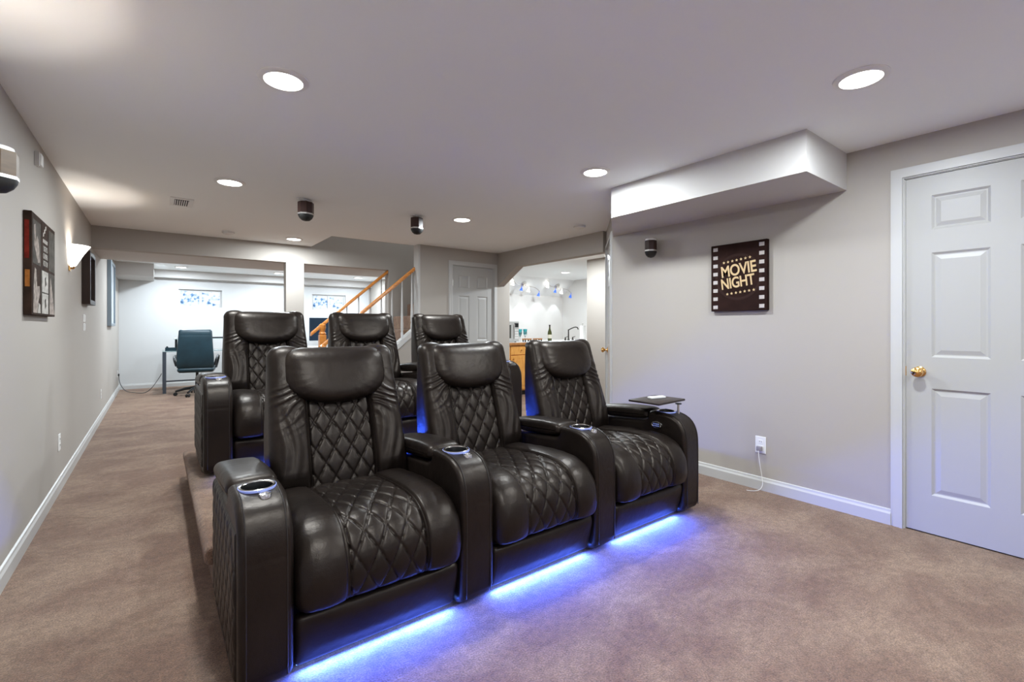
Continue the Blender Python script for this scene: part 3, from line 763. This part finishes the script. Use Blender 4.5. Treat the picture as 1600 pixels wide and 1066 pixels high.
def print_rect(y0, y1, z0, z1, m, n='printed_panel', lift=.0008): MB().box(XA - .0005, XA + lift, y0, y1, z0, z1).obj(n, m, o)
def print_poly(pts, m, n='printed_shape', lift=.0014): MB().prism(pts, XA - .0005, XA + lift, 'x').obj(n, m, o)
print_rect(.02, .24, .28, .52, 'artgrey'); print_rect(.26, .47, .28, .54, 'artdark'); print_rect(.49, AWd - .01, .28, .53, 'artgrey')
print_rect(.02, .24, .01, .265, 'artdark'); print_rect(.25, .47, .01, .265, 'artgrey'); print_rect(.49, AWd - .01, .01, .265, 'artgrey')
print_poly([(.05, .49), (.09, .50), (.10, .40), (.13, .44), (.17, .42), (.21, .30), (.15, .29), (.11, .33), (.06, .38)], 'artpale')
print_poly([(.03, .012), (.14, .012), (.17, .08), (.21, .12), (.20, .165), (.13, .16), (.11, .25), (.07, .26), (.04, .17)], 'artpale')
print_poly([(.15, .012), (.23, .012), (.22, .06), (.18, .07)], 'artwhite')
print_rect(.275, .46, .012, .130, 'artwhite', 'printed_ticket', .0016); print_rect(.275, .46, .138, .262, 'artwhite', 'printed_ticket', .0016)
for z in (.071, .20):
    print_poly([(.36, z - .03), (.40, z - .012), (.385, z + .012), (.39, z + .035), (.35, z + .02)], 'artgrey', lift=.0022)
print_poly([(.51, .012), (.69, .012), (.60, .15), (.545, .24), (.52, .13)], 'artpale')
for i, (y, z) in enumerate(((.30, .462), (.335, .485), (.37, .508))): print_poly([(y, z), (y + .026, z + .004), (y + .030, z + .028), (y + .004, z + .024)], 'artwhite', 'clapper_stripe')
for i in range(4): print_poly([(.30 + i * .037, .428), (.326 + i * .037, .428), (.330 + i * .037, .45), (.304 + i * .037, .45)], 'artwhite', 'clapper_stripe')
for i, (t, z) in enumerate((('LIGHTS', .395), ('CAMERA', .352), ('ACTION', .309))):
    print_rect(.298, .452, z - .018, z + .018, 'artgrey', 'word_panel', .0012)
    me = text_mesh(t, .044, 'artwhite', 'lettering', lambda p, z=z: Vector((XA + .0016 + p.z, .375 + p.x * .82, z - .002 + p.y)), 1, .0004)
    link(bpy.data.objects.new('lettering', me), o)
# shadow-box frame on the left wall
FY0, FY1, FZ0, FZ1 = 5.96, 6.44, 1.395, 1.905
o = empty('shadow_box_frame', (XL, FY0, FZ0), 'deep espresso picture frame on the left wall past the sconce', 'picture frame')
W_, H_ = FY1 - FY0, FZ1 - FZ0; D_ = .062
for nm, b in (('frame_side', (0, .045, 0, H_)), ('frame_side', (W_ - .045, W_, 0, H_)), ('frame_rail', (.045, W_ - .045, 0, .045)), ('frame_rail', (.045, W_ - .045, H_ - .045, H_))):
    MB().box(.001, D_, b[0], b[1], b[2], b[3], .003, 1).obj(nm, 'frame', o)
MB().box(.001, .024, .04, W_ - .04, .04, H_ - .04).obj('picture_glass', 'mirror', o)
# pale board in the office
o = empty('framed_board', (XL, 8.80, 1.19), 'pale board in a blue-grey frame on the office side wall', 'wall board')
for nm, b in (('frame_side', (0, .04, 0, .95)), ('frame_side', (.76, .80, 0, .95)), ('frame_rail', (.04, .76, 0, .04)), ('frame_rail', (.04, .76, .91, .95))):
    MB().box(.001, .05, b[0], b[1], b[2], b[3], .003, 1).obj(nm, 'greyframe', o)
MB().box(.001, .03, .035, .765, .035, .915).obj('board_face', 'board', o)

# ---------------------------------------------------------------- plates on walls
def plate(loc, axis, label, kind, w=.075, h=.12):
    o = empty(kind, loc, label, 'outlet' if 'outlet' in kind else 'switch')
    s = axis
    MB().box(min(0, s * .006), max(0, s * .006), -w / 2, w / 2, -h / 2, h / 2, .002, 1).obj('cover_plate', 'white', o)
    if 'outlet' in kind:
        for z in (-.022, .022):
            MB().box(min(s * .006, s * .008), max(s * .006, s * .008), -.016, .016, z - .014, z + .014, .0008, 1).obj('socket_face', 'white', o)
            for y in (-.006, .006): MB().box(min(s * .008, s * .0086), max(s * .008, s * .0086), y - .0012, y + .0012, z - .004, z + .006).obj('slot', 'dark', o)
    else:
        MB().box(min(s * .006, s * .012), max(s * .006, s * .012), -.016, .016, -.033, .033, .002, 1).obj('rocker', 'white', o)
    return o
plate((XL, 6.12, 1.262), 1, 'upper white switch plate under the espresso frame', 'light_switch', .09, .075)
plate((XL, 6.12, 1.178), 1, 'lower white switch plate under the espresso frame', 'light_switch', .09, .075)
plate((XL, 4.67, .345), 1, 'white wall outlet low on the left wall near the camera', 'wall_outlet')
plate((XL, 7.84, .33), 1, 'white wall outlet low on the office side wall', 'wall_outlet')
plate((XL, 11.0, .33), 1, 'white wall outlet near the far corner with a black plug', 'wall_outlet')
plate((XR, 1.606, .325), -1, 'white wall outlet on the right wall beside the recliners', 'wall_outlet')
o = empty('phone_charger', (XR - .0088, 1.606, .303), 'small grey charger plugged into the right wall outlet with a white lead', 'charger')
MB().box(-.03, 0, -.017, .017, -.018, .014, .003, 2).obj('plug_body', mat('charger_grey', (.26, .24, .27), .4), o, True)
pth = [(-.028, -.0, -.012), (-.032, -.004, -.06), (-.026, -.012, -.13), (-.022, -.022, -.2), (-.03, -.032, -.255), (-.055, -.022, -.288), (-.085, .01, -.2975), (-.10, .05, -.299)]
def smooth_path(p, k=3):
    p = [Vector(q) for q in p]
    for _ in range(k):
        n = [p[0]]
        for a, b in zip(p, p[1:]): n += [a.lerp(b, .25), a.lerp(b, .75)]
        p = n + [p[-1]]
    return p
MB().tube(smooth_path(pth), .0022, 6).obj('lead', 'white', o, True)
o = empty('motion_sensor', (XL, 3.88, 2.163), 'small white sensor high on the left wall', 'sensor')
MB().box(.001, .026, -.028, .04, -.035, .035, .005, 2).obj('housing', 'white', o, True); MB().box(.001, .02, -.06, -.028, -.045, .035).obj('bracket', 'silver', o)

# ================================================================== SPEAKERS
def speaker(loc, rz, label, body, wall=False, s=1.0):
    o = empty('satellite_speaker', loc, label, 'speaker', rz, 'satellite speakers')
    R = .062 * s; hb = .098 * s
    # eight-sided upright case, rounded front, dome grille below
    def octo(r, z): return [(r * math.cos(PI / 8 + i * PI / 4) * 1.08, r * math.sin(PI / 8 + i * PI / 4) * .95, z) for i in range(8)]
    mb = MB(); v = []; lv = [(R * .97, 0), (R, -.006), (R, -hb)]
    for r, z in lv: v += octo(r, z - (.022 if not wall else 0))
    f = [tuple(range(7, -1, -1))[::-1]] + [(q * 8 + (i + 1) % 8, q * 8 + i, (q + 1) * 8 + i, (q + 1) * 8 + (i + 1) % 8) for q in range(2) for i in range(8)] + [tuple(range(16, 24))]
    mb.add(v, f); mb.obj('case', body, o)
    z0 = -hb - (.022 if not wall else 0)
    v = octo(R * 1.03, z0 + .002) + octo(R * 1.03, z0 - .010)
    MB().add(v, [tuple(range(8)), tuple(range(15, 7, -1))] + [((i + 1) % 8, i, 8 + i, 8 + (i + 1) % 8) for i in range(8)]).obj('band', 'silver', o)
    dm = MB().lathe([(R * 1.0, 0), (R * .97, -.012), (R * .80, -.032), (R * .5, -.048), (0, -.055)], 24, (0, 0, z0 - .010)); dm.xf(Matrix.Diagonal((1.04, .92, 1, 1))); dm.obj('grille', 'spk', o, True)
    if wall:
        MB().lathe([(R * .9, 0), (R * .85, .015), (R * .5, .02), (0, .02)], 24).obj('top_cap', 'white', o, True)
        MB().box(-.11 * s, -.04 * s, -.012, .012, -.06, -.036).obj('wall_bracket', 'silver', o)
    else:
        MB().box(-.075, .02, -.018, .018, -.007, 0).obj('ceiling_plate', 'white', o); MB().tube([(0, 0, -.004), (0, 0, -.03)], .010, 10).obj('swivel', 'satin', o); 
    return o
speaker((1.03, 4.31, H), .3, 'black satellite speaker hung from the ceiling above the left back-row recliner', 'spkbody')
speaker((2.06, 4.27, H), .3, 'black satellite speaker hung from the ceiling in front of the stairwell', 'spkbody')
speaker((XR - .075, 2.50, 1.925), PI, 'small black satellite speaker on the right wall under the soffit', 'spkbody', True, .85)
speaker((XL + .085, 2.545, 1.835), 0, 'bronze-sided satellite speaker on the left wall at the picture edge', 'spkwood', True, .95)

# ceiling vent and smoke detectors
o = empty('ceiling_vent', (.175, 5.05, H), 'white ceiling air vent with dark louvres', 'vent')
MB().box(-.085, .085, -.16, .16, -.006, 0, .002, 1).obj('frame', 'white', o); MB().box(-.052, .052, -.115, .115, -.0075, -.006).obj('duct_opening', 'dark', o)
for i in range(7): MB().box(-.048 + i * .0155, -.041 + i * .0155, -.11, .11, -.014, -.007).obj('louvre', 'white', o)
for x, y, lb in ((.66, 6.28, 'round white smoke detector near the header beam'), (3.66, 3.60, 'round white smoke detector near the bar header')):
    o = empty('smoke_detector', (x, y, H), lb, 'smoke detector', group='smoke detectors')
    MB().lathe([(.065, 0), (.065, -.012), (.055, -.03), (.03, -.036), (0, -.036)], 28).obj('body', 'white', o, True); MB().lathe([(.052, -.012), (.066, -.013), (.066, -.018), (.052, -.02)], 28, close=False).obj('slot_ring', 'silver', o)

# ================================================================== OFFICE FURNITURE
def office_chair(loc, rz, label):
    o = empty('office_chair', loc, label, 'office chair', rz)
    # seen from behind: +y is the chair's back side... back faces local -y
    bk = loft('backrest', [(-.245, .50), (-.275, .62), (-.285, .8), (-.275, 1.0), (-.25, 1.12), (-.215, 1.135), (-.195, 1.11), (-.21, .95), (-.215, .75), (-.20, .58), (-.19, .49), (-.215, .47)], .50, .03, 'teal', .015, .025,
              lambda x, s, y, z: np.where(z > 1.05, -.004 * (abs(math.sin(PI * x / .125)) < .18), 0) - .004 * np.exp(-((z - 1.035) / .008) ** 2), lambda x, y, z: (x - .25) * (1.06 - .12 * sm(.6, 1.1, z)))
    P_(bk, o)
    st_ = loft('seat', [(-.22, .40), (-.25, .46), (-.2, .50), (.1, .505), (.24, .49), (.27, .45), (.24, .41), (0, .395)], .52, .04, 'teal', .015, .03, None, lambda x, y, z: np.full_like(y, x - .26))
    P_(st_, o)
    for sx in (-1, 1):
        a = MB().tube(smooth_path([(sx * .27, -.2, .52), (sx * .30, -.21, .64), (sx * .31, -.1, .68), (sx * .31, .12, .675), (sx * .30, .16, .60), (sx * .27, .1, .46)], 2), .018, 8); a.obj('armrest', 'black', o, True)
    MB().tube([(0, 0, .10), (0, 0, .24), (0, 0, .241), (0, 0, .40)], [.032, .03, .022, .022], 14).obj('gas_lift', 'black', o, True)
    MB().tube([(.05, 0, .37), (.22, -.02, .355)], .008, 8).obj('lever', 'black', o)
    for k in range(5):
        a = 2 * PI * k / 5 - 1.9; x, y = math.cos(a), math.sin(a)
        MB().tube([(x * .03, y * .03, .13), (x * .17, y * .17, .115), (x * .31, y * .31, .075)], [.03, .024, .016], 8).obj('base_leg', 'black', o, True)
        for sgn in (-1, 1): MB().lathe([(0, 0), (.028, .001), (.030, .008), (.026, .018), (0, .019)], 14, (x * .31 - y * .01 * sgn, y * .31 + x * .01 * sgn, .03), (-y * sgn, x * sgn, 0)).obj('caster', 'black', o, True)
    return o
office_chair((.56, 9.75, 0), -.16, 'dark office chair, tinted teal to suit the light, with its back to the camera at the glass desk')
o = empty('glass_desk', (.08, 10.20, 0), 'glass-topped office desk on dark steel legs', 'desk')
MB().box(0, 1.55, 0, .75, .735, .747, .002, 1).obj('desk_top', 'glass', o)
for x in (.03, 1.52):
    for y in (.05, .70): MB().box(x - .025, x + .025, y - .025, y + .025, 0, .735).obj('leg', 'steel', o)
    MB().box(x - .02, x + .02, .075, .675, .69, .725).obj('side_rail', 'steel', o)
MB().box(.055, 1.495, .69, .71, .14, .165).obj('cross_bar', 'steel', o); MB().box(.055, 1.495, .69, .71, .70, .725).obj('back_rail', 'steel', o)
o = empty('monitor_shelf', (.25, 10.62, .747), 'raised glass shelf on dark posts on the office desk', 'shelf')
MB().box(0, 1.3, 0, .24, .20, .21, .001, 1).obj('shelf_top', 'glass', o)
for x in (.04, 1.26): MB().tube([(x, .12, 0), (x, .12, .2)], .02, 10).obj('post', 'black', o)
o = empty('laptop', (.95, 10.74, .957), 'thin closed dark laptop on the raised desk shelf', 'laptop')
MB().box(-.16, .16, -.10, .10, 0, .014, .003, 1).obj('lower_shell', 'black', o); MB().box(-.16, .16, -.10, .10, .0145, .024, .003, 1).obj('lid', 'black', o)
o = empty('desk_phone', (.20, 10.42, .747), 'dark desk phone at the left end of the glass desk', 'phone')
MB().prism([(-.07, 0), (.07, 0), (.07, .025), (-.07, .06)], -.08, .08, 'x').obj('phone_base', 'teal', o); MB().tube([(-.05, -.06, .065), (-.05, .06, .065)], .016, 8).obj('handset', 'black', o)
pc = empty('power_cord', (0, 0, 0), 'dark power cord hanging from the far outlet to the desk leg', 'cord')
MB().tube(smooth_path([(XL + .02, 11.0, .31), (XL + .03, 10.98, .16), (XL + .12, 10.8, .02), (-.30, 10.6, .012), (-.15, 10.35, .02), (-.06, 10.26, .12), (.0, 10.25, .22), (.05, 10.245, .31), (.070, 10.24, .36)], 3), .006, 6).obj('cable', 'cordgrey', pc, True)
MB().box(XL + .009, XL + .03, 10.985, 11.015, .29, .33, .003, 1).obj('plug', 'black', pc)
# second desk with a large dark screen, seen past the stairs
o = empty('work_table', (2.55, 10.25, 0), 'white work table under the right-hand office window', 'table')
MB().box(0, 1.4, 0, .7, .72, .75, .003, 1).obj('table_top', 'white', o)
for x in (.03, 1.37):
    for y in (.03, .67): MB().box(x - .025, x + .025, y - .025, y + .025, 0, .72).obj('leg', 'white', o)
o = empty('computer_monitor', (3.0, 10.5, .75), 'large dark navy monitor behind the stair newel', 'monitor')
MB().box(-.42, .42, -.02, .02, .13, .62, .005, 1).obj('screen', 'navy', o); MB().tube([(0, 0, .01), (0, 0, .2)], .025, 10).obj('stand', 'black', o); MB().box(-.14, .14, -.09, .09, 0, .012).obj('foot', 'black', o)

# ================================================================== BAR
CZ = .91
o = empty('bar_cabinet', (4.32, 6.30, 0), 'honey oak base cabinets under the bar counter', 'cabinet')
MB().box(0, 3.52, .02, .62, .08, CZ - .046).obj('carcass', 'oakcab', o); MB().box(0, 3.52, .07, .60, 0, .08).obj('toe_kick', 'dark', o)
for i in range(8):
    x0 = .01 + i * .438; 
    dr = MB().box(x0, x0 + .425, 0, .02, .70, .845, .004, 1).obj('drawer', 'oakcab', o); MB().lathe([(.004, 0), (.006, .012), (.014, .02), (.012, .028), (0, .03)], 12, (x0 + .21, 0, .775), (0, -1, 0)).obj('knob', 'brass', dr, True)
    d_ = MB().box(x0, x0 + .425, 0, .02, .10, .685, .004, 1).box(x0 + .07, x0 + .355, -.006, 0, .17, .615, .004, 1).obj('cabinet_door', 'oakcab', o)
    MB().lathe([(.004, 0), (.006, .012), (.014, .02), (.012, .028), (0, .03)], 12, (x0 + (.385 if i % 2 == 0 else .04), 0, .63), (0, -1, 0)).obj('knob', 'brass', d_, True)
o = empty('bar_counter', (4.32, 6.27, CZ - .045), 'white laminate bar counter with an oak front edge', 'counter')
MB().box(0, 3.56, .025, .75, 0, .045).obj('counter_top', 'counter', o); MB().box(0, 3.56, 0, .025, 0, .043, .004, 1).obj('oak_edge', 'oakedge', o)
o = empty('microwave', (4.80, 6.62, CZ), 'grey countertop microwave at the left end of the bar', 'microwave')
MB().box(-.25, .25, -.18, .18, .012, .36, .006, 1).obj('case', 'mw', o); MB().box(-.24, .12, -.186, -.18, .03, .345, .002, 1).obj('door', 'mw', o); MB().box(-.19, .07, -.189, -.186, .07, .30).obj('door_window', 'mwdoor', o)
MB().box(.15, .235, -.184, -.18, .26, .33).obj('display', 'black', o); MB().tube([(.135, -.20, .06), (.135, -.20, .31)], .008, 8).obj('handle', 'mw', o)
for r in range(4):
    for q in range(3): MB().box(.155 + q * .028, .175 + q * .028, -.183, -.18, .06 + r * .045, .09 + r * .045).obj('key', 'white', o)
for x in (-.2, .2):
    for y in (-.14, .14): MB().lathe([(.015, 0), (.015, .014)], 10, (x, y, 0)).obj('foot', 'black', o)
gw = None
for i in range(4):
    g = empty('stemmed_glass', (5.145 + i * .06, 6.68 - (i % 2) * .07, CZ), ('first', 'second', 'third', 'fourth')[i] + ' stemmed glass from the microwave, stuffed with teal paper', 'glass', group='glasses on the bar')
    MB().lathe([(.032, 0), (.032, .004), (.006, .008), (.005, .085), (.012, .095), (.030, .115), (.034, .15), (.031, .185)], 16, close=False).obj('bowl', 'clear', g, True)
    MB().lathe([(.01, .125), (.027, .14), (.033, .19), (.038, .225), (.028, .215), (0, .205)], 12).obj('paper_napkin', 'tealcloth', g)
for i, x in enumerate((5.13, 5.38)):
    o = empty('wooden_tray', (x + .08, 6.42, CZ), ('small footed wooden serving board nearest the microwave', 'small footed wooden serving board nearest the bottle')[i], 'serving board', group='serving boards on the bar')
    MB().prism([(-.11, 0), (-.06, -.045), (.07, -.045), (.12, .005), (.07, .045), (-.07, .045)], .04, .06).obj('board', 'oakedge', o)
    for sx in (-.06, .06):
        for sy in (-.03, .03): MB().lathe([(.010, 0), (.014, .02), (.010, .04)], 10, (sx, sy, 0)).obj('foot', 'darkmetal', o)
o = empty('wine_bottle', (5.93, 6.62, CZ), 'green wine bottle standing on the bar counter', 'bottle')
MB().lathe([(.0, 0), (.038, .001), (.040, .008), (.040, .13), (.036, .17), (.020, .215), (.0145, .24), (.0135, .29), (.016, .292), (.016, .305), (0, .306)], 24).obj('glass_body', 'bottle', o, True)
MB().lathe([(.0405, .05), (.0408, .051), (.0408, .119), (.0405, .12)], 24, close=False).obj('paper_label', 'label', o, True); MB().lathe([(.0142, .245), (.0142, .29), (.0166, .2915), (.0166, .306), (0, .3065)], 20).obj('foil', 'darkmetal', o, True)
o = empty('bar_faucet', (6.50, 6.70, CZ), 'dark bronze gooseneck faucet on the bar counter', 'faucet')
MB().lathe([(.028, 0), (.026, .012), (.014, .03), (.012, .2), (.015, .21), (0, .215)], 18).obj('column', 'darkmetal', o, True)
MB().tube(smooth_path([(0, 0, .205), (.05, -.03, .235), (.12, -.06, .265), (.17, -.08, .255), (.185, -.085, .215)], 2), .011, 10).obj('spout', 'darkmetal', o, True)
for x in (-.085, .115): h_ = MB().lathe([(.022, 0), (.018, .02), (.012, .045), (.016, .06), (0, .065)], 14, (x, 0, 0)); h_.tube([(x, 0, .058), (x + .02, -.05, .075)], .006, 8); h_.obj('tap_handle', 'darkmetal', o, True)
o = empty('paper_towel_holder', (6.92, 6.72, CZ), 'white paper towel roll on a stand at the right end of the bar', 'paper towel')
MB().lathe([(.07, 0), (.07, .01), (0, .012)], 24).obj('stand_base', 'silver', o); MB().lathe([(.055, .014), (.055, .29), (.018, .29), (.018, .014)], 24, close=False).obj('paper_roll', 'white', o, True)
MB().tube([(0, 0, .01), (0, 0, .33)], .007, 10).obj('rod', 'silver', o); MB().lathe([(0, .35), (.014, .34), (.014, .328), (0, .325)], 14).obj('finial', 'silver', o, True)
# track lights on the sloped panel
def track(cx, y, label):
    z = H - (y - 7.94) / .41 * .37
    o = empty('track_light', (cx, y, z), label, 'track light', group='track lights over the bar')
    MB().lathe([(.07, 0), (.068, -.018), (.05, -.035), (.02, -.042), (0, -.043)], 24, (0, 0, 0), (0, .67, .74)).obj('canopy', 'satin', o, True)
    pts = smooth_path([(-.42, -.16, .10), (-.3, -.06, -.02), (-.12, -.09, -.05), (0, -.055, -.05), (.14, -.04, -.06), (.28, -.08, -.08), (.42, -.05, -.15)], 2)
    MB().tube(pts, .007, 8).obj('bar', 'satin', o, True)
    for i, t in enumerate((.14, .40, .66, .97)):
        p = pts[int(t * (len(pts) - 1))]; lit = i % 2 == 0
        hd_ = MB().tube([p, p + Vector((0, .01, -.05))], .006, 8).lathe([(.014, 0), (.022, -.02), (.038, -.07)], 16, p + Vector((0, .01, -.05)), (.1, -.25, 1), close=False).obj('lamp_head', 'shade' if lit else 'blueglass', o, True)
        q = p + Vector((-.004, .024, -.112)); MB().lathe([(0, 0), (.036, .002)], 16, q, (.1, -.25, 1), close=False).obj('lamp_lens', 'lamp' if lit else 'blueglass', hd_)
        if lit: lamp('spot', 'SPOT', q + Vector((0, .004, -.012)), (math.radians(18), 0, 0), 4.5, NEUT, o, spot_size=math.radians(62), spot_blend=.35, shadow_soft_size=.02)
track(6.48, 8.10, 'track light with four curved-bar heads over the left of the bar'); track(7.48, 8.10, 'track light with four curved-bar heads over the bar faucet')
